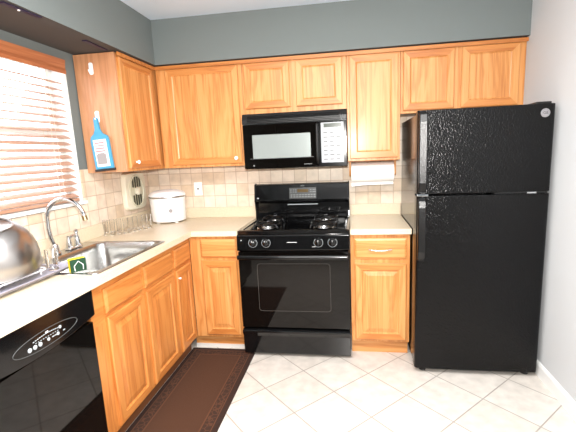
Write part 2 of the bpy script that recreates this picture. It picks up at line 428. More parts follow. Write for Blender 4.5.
# base cabinets
BF, BC = -0.615, -0.597
def toe(t, x0, x1, y=-0.54, h=0.112, strip=True):
    MB().box(x0, x1, y, -0.02, 0.0, h).build('toe_kick', W_OAKX, t)
    if strip: MB().box(x0, x1, y-0.008, y-.0003, 0.0, 0.027).build('vinyl_strip', VINYL, t)
t = thing('base_cabinet', 'oak base cabinet with drawer and door left of the black stove', 'cabinet', (0.81, -0.3, 0))
carcass(t, 0.599, 0.972, -0.02, BC, 0.112, 0.890); toe(t, 0.56, 0.972)
drawer(t, 0.684, 0.950, 0.730, 0.866, BF, W_OAKX); door(t, 0.684, 0.948, 0.135, 0.708, BF, RAISED)
t = thing('base_cabinet', 'oak base cabinet with chrome handled drawer between stove and refrigerator', 'cabinet', (1.94, -0.3, 0))
carcass(t, 1.757, 2.152, -0.02, BC, 0.112, 0.890); toe(t, 1.757, 2.150, strip=False)
d = drawer(t, 1.784, 2.130, 0.718, 0.862, BF, W_OAKX)
pts = [(1.882, BF+.004, .789)] + [(1.882+0.145*k/8, BF-0.020-0.006*math.sin(PI*k/8), .789-.007*math.sin(PI*k/8)) for k in range(9)] + [(2.027, BF+.004, .789)]
MB().tube(pts, 0.0045, 10).build('handle', CHROME, d, smooth=True)
door(t, 1.784, 2.130, 0.130, 0.688, BF, RAISED)
# left run, built facing the room (local x = room y)
def left_base(label, y0, y1, fronts, knobs=()):
    t = thing('base_cabinet', label, 'cabinet', (0, 0, 0), PI/2)
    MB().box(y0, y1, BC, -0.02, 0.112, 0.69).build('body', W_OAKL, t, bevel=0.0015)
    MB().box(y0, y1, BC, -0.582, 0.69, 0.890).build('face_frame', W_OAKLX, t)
    MB().box(y0, y1, -0.54, -0.02, 0, 0.112).build('toe_kick', mat('shaded_brown_toe_kick', (120, 74, 44), .6), t)  # brown deepened to carry the shade under the cabinets
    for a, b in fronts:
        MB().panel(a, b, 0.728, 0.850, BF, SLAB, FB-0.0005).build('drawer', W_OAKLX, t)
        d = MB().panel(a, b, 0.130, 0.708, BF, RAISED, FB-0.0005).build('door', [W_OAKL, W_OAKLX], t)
        for k in knobs:
            MB().lathe((k, BF, 0.652), [(.004, 0), (.004, .006), (.008, .010), (.006, .016), (0, .017)], (0, -1, 0), 14).build('knob', WPLAS, d, smooth=True)
left_base('oak base cabinet with two doors under the sink next to the dishwasher', -1.700, -0.892, ((-1.605, -1.285), (-1.248, -0.912)))
left_base('slim oak base cabinet in the corner past the sink cabinet', -0.890, -0.599, ((-0.868, -0.634),), (-0.845,))

# ------------------------------------------------------------------ countertops
CF, CT, CB = 0.638, 0.929, 0.892
SX0, SX1, SY0, SY1 = 0.075, 0.580, -1.610, -0.960
mb = MB()
mb.box(0.008, SX0, -2.36, SY1, CB, CT); mb.box(SX1, CF, -2.36, -CF, CB, CT); mb.box(SX0, SX1, -2.36, SY0, CB, CT)
mb.box(0.008, SX1, SY1, -0.008, CB, CT); mb.box(SX1, 0.974, -CF, -0.008, CB, CT)
ct = thing('countertop', 'cream laminate countertop running from the stove around under the window', 'countertop', (0.3, -1, CB))
mb.build('worktop', COUNTER, ct)
mb = MB(); mb.box(0.008, 0.028, -2.36, -0.028, CT, 1.018); mb.box(0.008, 0.974, -0.028, -0.008, CT, 1.018)
mb.build('backsplash_lip', COUNTER, ct, bevel=0.004)
ct = thing('countertop', 'short cream laminate countertop between stove and refrigerator', 'countertop', (1.94, -0.3, CB))
MB().box(1.757, 2.157, -CF, -0.008, CB, CT).build('worktop', COUNTER, ct, bevel=0.003)
MB().box(1.757, 2.157, -0.028, -0.008, CT, 1.018).build('backsplash_lip', COUNTER, ct, bevel=0.004)

# ------------------------------------------------------------------ sink
sk = thing('kitchen_sink', 'stainless steel single bowl drop-in sink set in the cream countertop', 'sink', (0.3, -1.27, 0.914))
def rr(x0, x1, y0, y1, rad, z, seg=6):
    pts = []
    for cx, cy, a0 in ((x1-rad, y1-rad, 0), (x0+rad, y1-rad, PI/2), (x0+rad, y0+rad, PI), (x1-rad, y0+rad, 3*PI/2)):
        for k in range(seg+1):
            a = a0 + PI/2*k/seg; pts.append((cx+rad*math.cos(a), cy+rad*math.sin(a), z))
    return pts
R = [rr(0.045, 0.602, -1.635, -0.935, .03, .9145), rr(0.047, 0.600, -1.633, -0.937, .03, .9185), rr(0.055, 0.592, -1.625, -0.945, .03, .9195),
     rr(0.150, 0.575, -1.608, -0.965, .06, .918), rr(0.156, 0.570, -1.602, -0.970, .06, .912), rr(0.162, 0.563, -1.596, -0.977, .06, .88),
     rr(0.172, 0.540, -1.585, -0.987, .07, .77), rr(0.19, 0.52, -1.565, -0.98, .06, .742), rr(0.26, 0.44, -1.45, -1.10, .05, .735)]
MB().rings(R, False, True).build('basin', STEEL, sk, smooth=True)
MB().lathe((0.35, -1.27, 0.7355), [(.045, 0), (.045, .003), (.036, .004), (.03, .001), (0.0, .001)], seg=24).build('drain', CHROME, sk, smooth=True)
# faucet
fc = thing('faucet', 'chrome gooseneck faucet with a side lever behind the sink', 'faucet', (0.095, -1.27, 0.919))
MB().lathe((0.095, -1.27, 0.9195), [(.030, 0), (.030, .006), (.024, .012), (.020, .05), (.016, .058)], seg=24).build('base', CHROME, fc, smooth=True)
pts = [(0.095, -1.272, .97), (0.090, -1.284, 1.02), (0.089, -1.290, 1.07), (0.090, -1.290, 1.11)]
cxx, czz, rr_ = 0.206, 1.120, 0.116
for k in range(1, 22):
    a = PI - PI*0.95*k/21
    pts.append((cxx+rr_*math.cos(a), -1.290+0.0*k/21, czz+rr_*math.sin(a)))
tip = Vector(pts[-1]); prev = Vector(pts[-2]); dd = (tip-prev).normalized()
MB().tube(pts, 0.0115, 14).build('spout', CHROME, fc, smooth=True)
MB().cyl(tip-dd*0.004, tip+dd*0.022, 0.0135, 16).build('aerator', mat('brass_grey_aerator', (150, 128, 90), .3, .8), fc, smooth=True)
# side valve with lever
sv = thing('faucet_lever_valve', 'small chrome valve with ball topped lever beside the gooseneck', 'faucet valve', (0.095, -1.12, 0.919))
mb = MB(); mb.box(0.078, 0.122, -1.185, -1.075, 0.9195, 0.932); mb.build('escutcheon', CHROME, sv, bevel=0.006)
MB().lathe((0.10, -1.165, 0.932), [(.017, 0), (.016, .02), (.011, .055), (.009, .06), (.010, .07), (0, .073)], seg=20).build('short_post', CHROME, sv, smooth=True)
MB().lathe((0.10, -1.095, 0.932), [(.020, 0), (.019, .02), (.015, .05), (.009, .066), (.008, .074), (.014, .082), (.014, .094), (.006, .1), (0, .101)], seg=20).build('tall_post', CHROME, sv, smooth=True)
MB().tube([(0.10, -1.165, .985), (0.10, -1.13, .999), (0.10, -1.095, .992)], 0.0075, 12).build('lever', CHROME, sv, smooth=True)

# sponge
sp = thing('sponge', 'yellow sponge with dark green scrub face standing on the sink rim', 'sponge', (0.482, -1.590, 0.9205), math.radians(58))
MB().box(-0.035, 0.035, -0.002, 0.022, 0, 0.064).build('foam', YEL, sp, bevel=0.003)
gr = MB().box(-0.035, 0.035, -0.011, -0.002, 0.0, 0.061).build('scrub_pad', GRN, sp, bevel=0.002)
MB().tube([(-0.018, -0.012, 0.006), (-0.020, -0.012, 0.030), (0.0, -0.012, 0.051), (0.020, -0.012, 0.030), (0.018, -0.012, 0.008)], 0.0018, 6).build('printed_arrow', MARK, gr)

# ------------------------------------------------------------------ dish drainer, bowl, tumbler
tr = thing('dish_drainer', 'lavender grey plastic drain tray with white wire rack left of the sink', 'dish drainer', (0.21, -1.86, 0.914))
R = [rr(0.055, 0.400, -2.25, -1.54, .04, .9205), rr(0.052, 0.405, -2.26, -1.53, .04, .924), rr(0.035, 0.425, -2.28, -1.505, .05, .940), rr(0.040, 0.420, -2.275, -1.51, .05, .942),
     rr(0.066, 0.392, -2.24, -1.54, .04, .926)]
MB().rings(R, True, True).build('tray', GREYP, tr, smooth=True)
mb = MB()
mb.tube([(0.075, -2.2, .952), (0.075, -1.66, .952), (0.10, -1.635, .952), (0.345, -1.635, .952), (0.37, -1.66, .952), (0.37, -2.2, .952)], .0035, 8, True)
for k in range(20):
    y = -2.17+k*0.027
    mb.tube([(0.075, y, .952), (0.10, y, .937), (0.345, y, .937), (0.37, y, .952)], .0017, 6)
for x, y in ((.1, -1.66), (.345, -1.66), (.1, -2.18), (.345, -2.18)): mb.cyl((x, y, .924), (x, y, .952), .004, 8)
mb.build('wire_rack', WPLAS, tr, smooth=True)
# stainless bowl upside down, tipped
bc = Vector((0.225, -1.786, 1.068)); ax = Vector((0.24, -0.14, 1)).normalized()
bw = thing('mixing_bowl', 'large stainless steel bowl drying upside down in the dish rack', 'bowl', bc)
out = [(.190, -.062), (.195, -.058), (.190, -.05), (.188, -.02), (.180, .015), (.168, .045), (.150, .074), (.126, .100), (.100, .116), (.092, .119), (.088, .116), (.0, .113)]
inn = [(.0, .109), (.098, .110), (.124, .095), (.147, .069), (.164, .041), (.176, .012), (.184, -.022), (.187, -.058)]
MB().lathe(bc, out+inn, ax, 56, False, False).build('shell', BOWLST, bw, smooth=True)
MB().lathe(bc, [(.091, .118), (.096, .121), (.095, .125), (.090, .125), (.089, .119)], ax, 48, False, False).build('foot_ring', BOWLST, bw, smooth=True)
# clear tumbler beside faucet
pc = (0.275, -1.592, 0.920)
pc = (0.255, -1.5, 0.0)
def tumbler(x, y, z, r, h, seg=20):
    return MB().lathe((x, y, z), [(0, 0), (r*.86, 0), (r*.9, .003), (r, h), (r*.88, h), (r*.76, .012), (0, .010)], (0, 0, 1), seg, False, False)
o = tumbler(0.345, -1.585, 0.9266, .027, .100, 28).build('tumbler', GLASS, loc=(0.345, -1.585, 0.9266), smooth=True)
tag(o, 'clear glass tumbler on the tray end right beside the sponge', 'glass')
o = tumbler(0.277, -1.572, 0.9266, .027, .085, 28).build('tumbler', GLASS, loc=(0.277, -1.572, 0.9266), smooth=True)
tag(o, 'shorter clear glass tumbler on the tray, nearer the wall than the other tumbler', 'glass')

# everything standing at the sink was laid out for a 0.914 m worktop
for o_ in COL.objects:
    if o_.parent is None and o_.name.split('.')[0] in ('kitchen_sink', 'faucet', 'faucet_lever_valve', 'sponge', 'dish_drainer', 'mixing_bowl', 'tumbler'):
        o_.location.z += CT-0.914

# row of small glasses
def glass_mesh():
    return MB().lathe((0, 0, 0), [(0, 0), (.0155, 0), (.0172, .004), (.0165, .02), (.0140, .035), (.0150, .06), (.0172, .09), (.0176, .108), (.0158, .109), (.0154, .09), (.0132, .06), (.0122, .038), (.0140, .022), (0, .018)], (0, 0, 1), 18, False, False)
proto = None
path = [Vector((0.054, -0.742, 0)), Vector((0.165, -0.672, 0)), Vector((0.232, -0.468, 0))]
L1 = (path[1]-path[0]).length; L2 = (path[2]-path[1]).length
for k in range(9):
    d = (L1+L2)*k/8
    p = path[0].lerp(path[1], d/L1) if d < L1 else path[1].lerp(path[2], min(1, (d-L1)/L2))
    if proto is None:
        proto = glass_mesh().build('drinking_glass', GLASS, smooth=True); o = proto
    else:
        o = proto.copy(); COL.objects.link(o)
    o.location = (p.x, p.y, CT+.0005)
    tag(o, 'small slim clear glass in the tight row between sink and rice cooker', 'glass', 'small glasses along the wall behind the sink')

# ------------------------------------------------------------------ rice cooker
rc = thing('rice_cooker', 'white rice cooker with domed lid in the counter corner', 'rice cooker', (0.258, -0.190, CT))
c = (0.258, -0.190, CT)
MB().lathe(c, [(.125, .010), (.134, .016), (.139, .09), (.142, .185), (.144, .205), (.140, .207), (0, .207)], seg=48).build('body', WPLAS, rc, smooth=True)
MB().lathe(c, [(.146, .206), (.149, .212), (.147, .219), (.140, .219)], seg=48).build('rim_band', STEEL, rc, smooth=True)
ld = MB().lathe(c, [(.147, .219), (.146, .231), (.130, .249), (.095, .262), (.05, .269), (0, .271)], seg=48).build('lid', WPLAS, rc, smooth=True)
for a in range(4):
    an = PI/4 + a*PI/2 + .25
    MB().cyl((c[0]+.1*math.cos(an), c[1]+.1*math.sin(an), CT), (c[0]+.1*math.cos(an), c[1]+.1*math.sin(an), CT+.012), .016, 14).build('foot', WPLAS, rc)
dv = Vector((CAM.x-c[0], CAM.y-c[1], 0)).normalized(); an = math.atan2(dv.y, dv.x) + math.radians(6)
sw = MB(); sw.lathe((c[0]+.137*math.cos(an), c[1]+.137*math.sin(an), CT+.105), [(.016, 0), (.016, .004), (.012, .006), (0, .006)], (math.cos(an), math.sin(an), 0), 16)
sw.build('switch', GREYPR, rc)
sw = MB()
for q in range(5):
    a2 = an + (q-2)*.05
    sw.lathe((c[0]+.1335*math.cos(a2), c[1]+.1335*math.sin(a2), CT+.072), [(.0035, 0), (.0035, .004)], (math.cos(a2), math.sin(a2), 0), 6)
sw.build('printed_scale', GREYPR, rc)

# cream wall unit on the left wall (oval ring with louvres)
wx = 0.007
vt = thing('wall_fan_unit', 'cream rounded wall unit with an oval louvred recess above the small glasses', 'wall fan', (0, -0.275, 1.2), PI/2)
def ov(a, b, n_=36): return [(a*math.cos(2*PI*k/n_), b*math.sin(2*PI*k/n_)) for k in range(n_)]
mb = MB(); pts = []
for k in range(48):
    a = 2*PI*k/48; ca, sa = math.cos(a), math.sin(a)
    pts.append((0.150*abs(ca)**.38*(1 if ca > 0 else -1), 0.150*abs(sa)**.38*(1 if sa > 0 else -1)))
R = []
for s_, y in ((1, -wx), (1, -.030), (.96, -.040), (.90, -.042)): R.append([(p[0]*s_, y, p[1]*s_) for p in pts])
mb.rings(R).build('housing', CREAM, vt, smooth=True)
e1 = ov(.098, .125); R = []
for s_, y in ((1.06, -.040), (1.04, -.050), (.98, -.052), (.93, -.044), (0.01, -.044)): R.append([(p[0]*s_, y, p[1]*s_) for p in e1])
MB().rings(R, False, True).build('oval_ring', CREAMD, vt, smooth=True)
for sg in (1, -1):
    for q in range(4):
        x = -.050 + q*.033; h = .052*math.sqrt(max(0.05, 1-(x/.085)**2))+.012
        zc = sg*.070
        MB().rrect(x-.011, x+.011, zc-h*.72, zc+h*.72, .005, -.047, -.0445).build('louvre_slot', mat('dark_olive_slot', (66, 66, 52), .5), vt)
MB().lathe((.004, -.0445, 0), [(.034, 0), (.032, .012), (.020, .020), (0, .022)], (0, -1, 0), 24).build('hub', CREAM, vt, smooth=True)

# outlet
ot = thing('wall_plate', 'white wall plate on the tiles right of the rice cooker', 'wall plate', (0.458, -0.007, 1.18))
MB().box(0.422, 0.494, -0.013, -0.0072, 1.122, 1.238).build('plate', WPLAS, ot, bevel=0.0025)
MB().cyl((0.458, -0.013, 1.18), (0.458, -0.017, 1.18), .007, 14).build('socket', DARKGAP, ot)

# hooks and scrub brush
ye = -0.787
def hook(x, z, label, h=.075):
    t = thing('adhesive_hook', label, 'hook', (x, ye, z))
    MB().rrect(x-.014, x+.014, z-h/2, z+h/2, .012, ye-.005, ye).build('plate', WPLAS, t, bevel=.001)
    MB().tube([(x, ye-.004, z+.0), (x, ye-.010, z-.018), (x, ye-.022, z-.024), (x, ye-.028, z-.010)], .0055, 8).build('prong', WPLAS, t, smooth=True)
hook(0.128, 2.035, 'empty white adhesive hook near the top of the cabinet side')
hook(0.130, 1.735, 'white adhesive hook holding the blue scrub brush on the cabinet side')
br = thing('scrub_brush', 'blue handled scrub brush in printed label hanging on the cabinet side', 'brush', (0.135, ye-.02, 1.4))
def bp_(lst, m, name, ya, yb, par, bv=.002):
    a = math.radians(4); o = []
    for x, z in lst: o.append((0.128+ (x)*math.cos(a)-(z)*math.sin(a)*-1*-1, 1.712 + x*math.sin(a)+z*math.cos(a)))
    return MB().prism(o, 'y', ya, yb).build(name, m, par, bevel=bv)
outl = [(-.013, .012), (.0, .020), (.013, .012), (.017, -.06), (.030, -.085), (.062, -.105), (.068, -.13), (.068, -.315), (-.060, -.315), (-.062, -.13), (-.055, -.105), (-.030, -.085), (-.017, -.06)]
body = bp_(outl, BLUE, 'body', ye-.028, ye-.012, br)
bp_([(-.068, -.315), (.074, -.315), (.074, -.330), (-.068, -.330)], BSATIN, 'rubber_edge', ye-.030, ye-.008, br)
lb = bp_([(-.042, -.125), (.050, -.125), (.050, -.300), (-.042, -.300)], LABELW, 'printed_label', ye-.030, ye-.028, br, 0)
for z, mm in ((-.142, PINKP), (-.160, GREYPR), (-.178, PINKP), (-.196, PINKP)):
    bp_([(-.034, z), (.034, z), (.034, z-.008), (-.034, z-.008)], mm, 'print_line', ye-.0308, ye-.030, lb, 0)
bp_([(-.034, -.222), (-.02, -.212), (.020, -.212), (.034, -.222), (.034, -.285), (-.034, -.285)], GREYPR, 'printed_picture', ye-.0308, ye-.030, lb, 0)

# paper towel holder
ph = thing('paper_towel_holder', 'wooden paper towel holder screwed under the cabinet right of the microwave', 'towel holder', (1.93, -.16, 1.372))
for x in (1.762, 2.098):
    MB().prism([(-.185, 1.371), (-.135, 1.371), (-.140, 1.30), (-.148, 1.262), (-.16, 1.252), (-.172, 1.262), (-.180, 1.30)], 'x', x-.007, x+.007).build('bracket', W_OAK, ph, bevel=.002)
MB().box(1.740, 2.117, -.19, -.13, 1.3635, 1.3715).build('mounting_board', W_OAKLX, ph)
MB().cyl((1.769, -.16, 1.280), (2.091, -.16, 1.280), .010, 14).build('rod', W_OAKX, ph)
pr = thing('paper_towel_roll', 'white paper towel roll hanging under the cabinet beside the stove', 'paper towel', (1.93, -.16, 1.28))
mb = MB(); rr3 = .074
R = [[(x, -.16+rad*math.cos(2*PI*k/40), 1.280+rad*math.sin(2*PI*k/40)) for k in range(40)] for x, rad in ((1.7705, .021), (1.7705, rr3), (2.086, rr3), (2.086, .021), (1.7705, .021))]
mb.rings(R, False, False).build('roll', PAPER, pr, smooth=True)
pts = []
for k in range(11):
    a = PI - (-PI/2+.1 - 0) if False else PI + (PI/2-.25)*k/10
    pts.append((-.16+(rr3+.001)*math.cos(a), 1.280+(rr3+.001)*math.sin(a)))
pts2 = pts + [(pts[-1][0]+.004, pts[-1][1]-.010), (pts[-1][0]+.002, pts[-1][1]-.022)]
R = []
for y, z in pts2: R.append([(1.7712, y, z + (0 if (y, z) in pts else -.010)), (1.86, y, z-.002), (1.95, y, z), (2.085, y, z)])
MB().rings(R, False, False, False).build('loose_sheet', PAPER, pr, smooth=True)

# ------------------------------------------------------------------ range (stove)
X0, X1 = 0.977, 1.752; XC = (X0+X1)/2; SF = -0.666
st = thing('gas_stove', 'black freestanding gas stove with four burners below the microwave', 'stove', (XC, -0.35, 0))
MB().box(X0+.004, X1-.004, -.600, -.03, .07, .905).build('body', BLACKS, st, bevel=.002)
for x in (X0+.05, X1-.05):
    for y in (-.10, -.54): MB().cyl((x, y, 0), (x, y, .07), .018, 14).build('levelling_foot', BSATIN, st)
# cooktop
R = [rr(X0, X1, -.640, -.055, .015, .905), rr(X0, X1, -.640, -.055, .015, .925), rr(X0+.006, X1-.006, -.634, -.058, .015, .930), rr(X0+.03, X1-.03, -.612, -.10, .02, .930), rr(X0+.036, X1-.036, -.606, -.106, .02, .924)]
MB().rings(R).build('cooktop', BLACK, st, smooth=True)
# front control panel
cp = MB().prism([(-.600, .905), (-.655, .903), (-.664, .896), (-.672, .800), (-.664, .792), (-.600, .792)], 'x', X0, X1).build('control_panel', BLACK, st, bevel=.002)
nrm = Vector((0, -1, .083)).normalized()
for x in (1.093, 1.185, 1.545, 1.640):
    b_ = Vector((x, -.668, .850))
    k_ = MB().lathe(b_, [(.026, -.002), (.026, .003), (.021, .006), (.019, .022), (.015, .025), (0, .025)], nrm, 28).build('knob', BLACK, cp, smooth=True)
    MB().box(x-.0045, x+.0045, -.704, -.690, .834, .872).build('grip', BSATIN, k_, bevel=.002)
    mb = MB()
    for q in range(9):
        a = math.radians(-60 + q*300/8)-PI*0
        a = math.radians(150+ q*30)
        mb.box(x+.0295*math.sin(a)-.0022, x+.0295*math.sin(a)+.0022, -.6705, -.669, .850-.0295*math.cos(a)-.0012, .850-.0295*math.cos(a)+.0012) if False else None
    ring = [(x+.0305*math.cos(math.radians(-230+q*20)), -.6715+(.0305*math.sin(math.radians(-230+q*20)))*.083*1, .850+.0305*math.sin(math.radians(-230+q*20))) for q in range(15)]
    mb = MB(); mb.tube(ring, .0011, 5); mb.build('dial_ring', LITE, cp)
    mb = MB(); mb.box(x-.001, x+.001, -.7048, -.7035, .860, .872); mb.build('pointer', MARK, k_)
mb = MB(); mb.box(XC-.034, XC+.034, -.6705, -.6690, .851, .854); mb.build('printed_line', MARK, cp)
mb = MB(); mb.box(X0+.030, X0+.036, -.6705, -.6685, .866, .872); mb.box(1.502, 1.525, -.6722, -.670, .820, .822); mb.build('printed_mark', MARK, cp)
# oven door
od = thing_od = MB().rrect(X0+.003, X1-.003, .228, .786, .008, -.664, -.601).build('oven_door', BGLASS, st, bevel=.003)
fr = MB(); x0_, x1_, z0_, z1_ = 1.112, 1.618, .355, .700
pts = []
for cx_, cz_, a0 in ((x1_-.02, z1_-.02, 0), (x0_+.02, z1_-.02, PI/2), (x0_+.02, z0_+.02, PI), (x1_-.02, z0_+.02, 3*PI/2)):
    for q in range(6):
        a = a0+PI/2*q/5; pts.append((cx_+.02*math.cos(a), -.6640, cz_+.02*math.sin(a)))
fr.tube(pts, .0012, 6, True); fr.build('window_outline', mat('dim_window_outline', (84, 80, 76), .4), od)
MB().rrect(x0_+.004, x1_-.004, z0_+.004, z1_-.004, .018, -.6648, -.6635).build('oven_window', mat('oven_window_brown_glass', (14, 10, 8), .05, spec=.4), od)
hd = MB()
hp = [(x, -.712+.006*((x-XC)/.38)**2, .757) for x in [X0+.012+k*(X1-X0-.024)/16 for k in range(17)]]
hd.tube(hp, .0165, 16); hh = hd.build('handle', BLACK, od, smooth=True)
for xe in (X0+.010, X1-.040): MB().box(xe, xe+.030, -.706, -.662, .743, .771).build('handle_post', BLACK, od, bevel=.004)
# storage drawer
dr = MB().prism([(-.601, .022), (-.655, .022), (-.662, .032), (-.668, .165), (-.676, .180), (-.686, .196), (-.684, .210), (-.664, .218), (-.601, .218)], 'x', X0+.004, X1-.002).build('storage_drawer', BLACK, st, bevel=.003)
# backguard
bgp = [(-.03, .905), (-.03, 1.200), (-.060, 1.207), (-.085, 1.200), (-.112, 1.075), (-.108, 1.066), (-.070, 1.060), (-.062, 1.045), (-.064, .965), (-.058, .925), (-.058, .905)]
bg_ = MB().prism(bgp, 'x', X0+.004, X1-.004).build('backguard', BLACK, st, bevel=.003)
for xe in (X0, X1-.012): MB().prism([(-.03, .905), (-.03, 1.207), (-.063, 1.213), (-.091, 1.205), (-.118, 1.07), (-.105, 1.04), (-.092, .98), (-.10, .931), (-.10, .905)], 'x', xe, xe+.012).build('end_cap', BLACK, bg_, bevel=.003)
ns = Vector((0, -.125, .027)).normalized()    # slant of the upper backguard
def sl(z, e=0): return -.085 - (1.200-z)/.125*.027 - e
def slab_on(x0, x1, z0, z1, e0, e1, name, m, par):
    R = [[(x0, sl(z0, e), z0), (x1, sl(z0, e), z0), (x1, sl(z1, e), z1), (x0, sl(z1, e), z1)] for e in (e0, e1)]
    return MB().rings(R).build(name, m, par)
pn = slab_on(1.268, 1.488, 1.085, 1.172, -.001, .003, 'clock_panel', mat('charcoal_clock_panel', (44, 46, 46), .3), bg_)
slab_on(1.335, 1.425, 1.135, 1.160, .003, .0038, 'display', mat('dim_amber_display', (84, 66, 34), .15), pn)
mb = MB()
for q in range(9):
    for z in (1.096, 1.112):
        x = 1.280+q*.0235; R = [[(x, sl(z, e), z), (x+.013, sl(z, e), z), (x+.013, sl(z+.007, e), z+.007), (x, sl(z+.007, e), z+.007)] for e in (.003, .0036)]; mb.rings(R)
for x in (1.278, 1.300, 1.318, 1.440, 1.460, 1.474):
    for z in (1.135, 1.152):
        R = [[(x, sl(z, e), z), (x+.009, sl(z, e), z), (x+.009, sl(z+.006, e), z+.006), (x, sl(z+.006, e), z+.006)] for e in (.003, .0036)]; mb.rings(R)
mb.build('button_marks', GREYM, pn)
mb = MB(); mb.cyl((X0+.030, sl(1.094, -.002), 1.094), (X0+.030, sl(1.094, .003), 1.094), .007, 14); mb.build('round_badge', LITE, bg_)
mb = MB(); mb.box(1.362, 1.392, -.0885, -.0865, 1.183, 1.188); mb.build('printed_name', GREYM, bg_)
MB().box(1.245, 1.495, -.0665, -.0620, 1.030, 1.036).build('vent_slot', LITE, bg_)
# burners and grates
for bx in (1.165, 1.570):
    for by in (-.495, -.225):
        bn = MB(); bn.lathe((bx, by, .9245), [(.062, 0), (.060, .002), (.040, .002), (.038, .014), (.034, .0165), (0, .0165)], seg=28)
        b1 = bn.build('burner', STEEL, st, smooth=True)
        MB().lathe((bx, by, .9415), [(.035, 0), (.035, .005), (.028, .009), (0, .010)], seg=24).build('burner_cap', IRON, b1, smooth=True)
        mb = MB(); mb.lathe((bx, by, .925), [(.078, 0), (.074, .004), (.060, .0015)], seg=32, cap0=False, cap1=False); mb.build('drip_ring', CHROME, b1, smooth=True)
    g = MB(); hx, y0_, y1_ = .112, -.604, -.112
    zt = .958
    for by in (-.495, -.225):
        for q in range(4):
            a = PI/4+q*PI/2; ca, sa = math.cos(a), math.sin(a)
            p0 = (bx+.022*ca, by+.022*sa, zt+.004); p1 = (bx+.075*ca, by+.075*sa, zt+.004); p2 = (bx+.112*ca, by+.112*sa, zt-.004); p3 = (bx+.122*ca, by+.122*sa, .932)
            g.tube([p0, p1, p2, p3], .0052, 8)
        pr_ = [(bx+.088*math.cos(2*PI*q/24), by+.088*math.sin(2*PI*q/24), zt-.004) for q in range(24)]
        g.tube(pr_, .0050, 8, True)
    g.tube([(bx, -.407, zt-.004), (bx, -.313, zt-.004)], .005, 8)
    g.build('grate', IRON, st, smooth=True)

# ------------------------------------------------------------------ microwave
X0, X1 = 0.9875, 1.7475
mw = thing('microwave', 'black over-the-range microwave with pale grey window above the stove', 'microwave', (XC, -.2, 1.342))
MF = -.386
MB().box(X0+.001, X1-.003, -.345, -.009, 1.342, 1.740).build('body', BLACKS, mw, bevel=.003)
vg = MB().prism([(-.345, 1.668), (-.384, 1.668), (-.384, 1.700), (-.366, 1.740), (-.345, 1.740)], 'x', X0+.001, X1-.003).build('vent_grille', BSATIN, mw, bevel=.002)
mb = MB()
for q in range(5):
    z = 1.676+q*.010; y = -.3862 if z < 1.700 else -.3862+(z-1.700)*.45
    mb.box(X0+.04, X1-.05, y-.0008, y+.004, z, z+.0035)
mb.build('vent_slat', BLACK, vg)
MB().box(X0+.004, X1-.006, -.3885, -.380, 1.662, 1.666).build('chrome_strip', CHROME, mw)
MB().box(X1-.040, X1-.034, -.3875, -.380, 1.668, 1.700).build('chrome_strip', CHROME, mw)
dr_ = MB().rrect(X0+.003, 1.545, 1.346, 1.661, .006, MF, -.346).build('door', BGLASS, mw, bevel=.003)
MB().rrect(1.060, 1.486, 1.420, 1.588, .004, MF-.0015, MF+.002).build('window', MWGLASS, dr_)
mb = MB(); mb.box(X0+.05, 1.505, MF-.001, MF+.001, 1.4165, 1.419); mb.build('window_edge', GREYM, dr_)
hm = MB(); hm.tube([(1.536, MF+.002, 1.648), (1.536, MF-.026, 1.636), (1.536, MF-.032, 1.60), (1.536, MF-.032, 1.43), (1.536, MF-.026, 1.392), (1.536, MF+.002, 1.372)], .0085, 14)
hm.build('handle', BSATIN, dr_, smooth=True)
mb = MB(); mb.box(1.435, 1.492, MF-.0012, MF+.001, 1.366, 1.370); mb.cyl((1.062, MF, 1.368), (1.062, MF-.0015, 1.368), .006, 14); mb.build('printed_mark', GREYM, dr_)
cpn = MB().rrect(1.5465, X1-.006, 1.346, 1.661, .006, MF+.001, -.346).build('control_panel', BLACK, mw, bevel=.002)
kp = MB().rrect(1.562, 1.722, 1.372, 1.652, .004, MF-.0006, MF+.003).build('key_panel', mat('black_key_panel_with_glare', (120, 124, 130), .33, bump=(120, .6, .0014), coat=.6, spec=1.0), cpn)  # black panel lightened to grey, flash glare put into its colour
MB().box(1.582, 1.708, MF-.0012, MF+.002, 1.618, 1.645).build('display', CLKD, cpn)
mb = MB()
for r_ in range(7):
    for q in range(3):
        x = 1.580+q*.045; z = 1.393+r_*.031
        mb.box(x, x+.026+(r_ % 2)*.004, MF-.0010, MF+.002, z, z+.005)
mb.build('key_marks', BSATIN, cpn)

# ------------------------------------------------------------------ refrigerator
FRHAN = mat('black_handle_fine_texture', (10, 10, 11), .27, bump=(160, .8, .0014))
FX0, FX1, FF, FH = 2.159, 2.898, -.801, 1.660
fg = thing('refrigerator', 'tall black top-freezer refrigerator with textured doors against the right wall', 'refrigerator', (2.52, -.4, 0))
MB().box(FX0+.002, FX1-.002, -.715, -.045, .045, FH-.018).build('body', BLACKS, fg, bevel=.004)
def frdoor(z0, z1, name):
    # gently bowed top-to-plan profile
    pts = [(FX0, -.722), (FX0, FF+.014), (FX0+.006, FF+.004), (FX0+.02, FF)]
    for q in range(1, 12): pts.append((FX0+.02+(FX1-FX0-.04)*q/12, FF-.004*math.sin(PI*q/12)))
    pts += [(FX1-.02, FF), (FX1-.006, FF+.004), (FX1, FF+.014), (FX1, -.722)]
    return MB().prism(pts, 'z', z0, z1).build(name, FRTEX, fg, bevel=.004)
fd = frdoor(1.172, FH, 'freezer_door'); ld_ = frdoor(.038, 1.160, 'fridge_door')
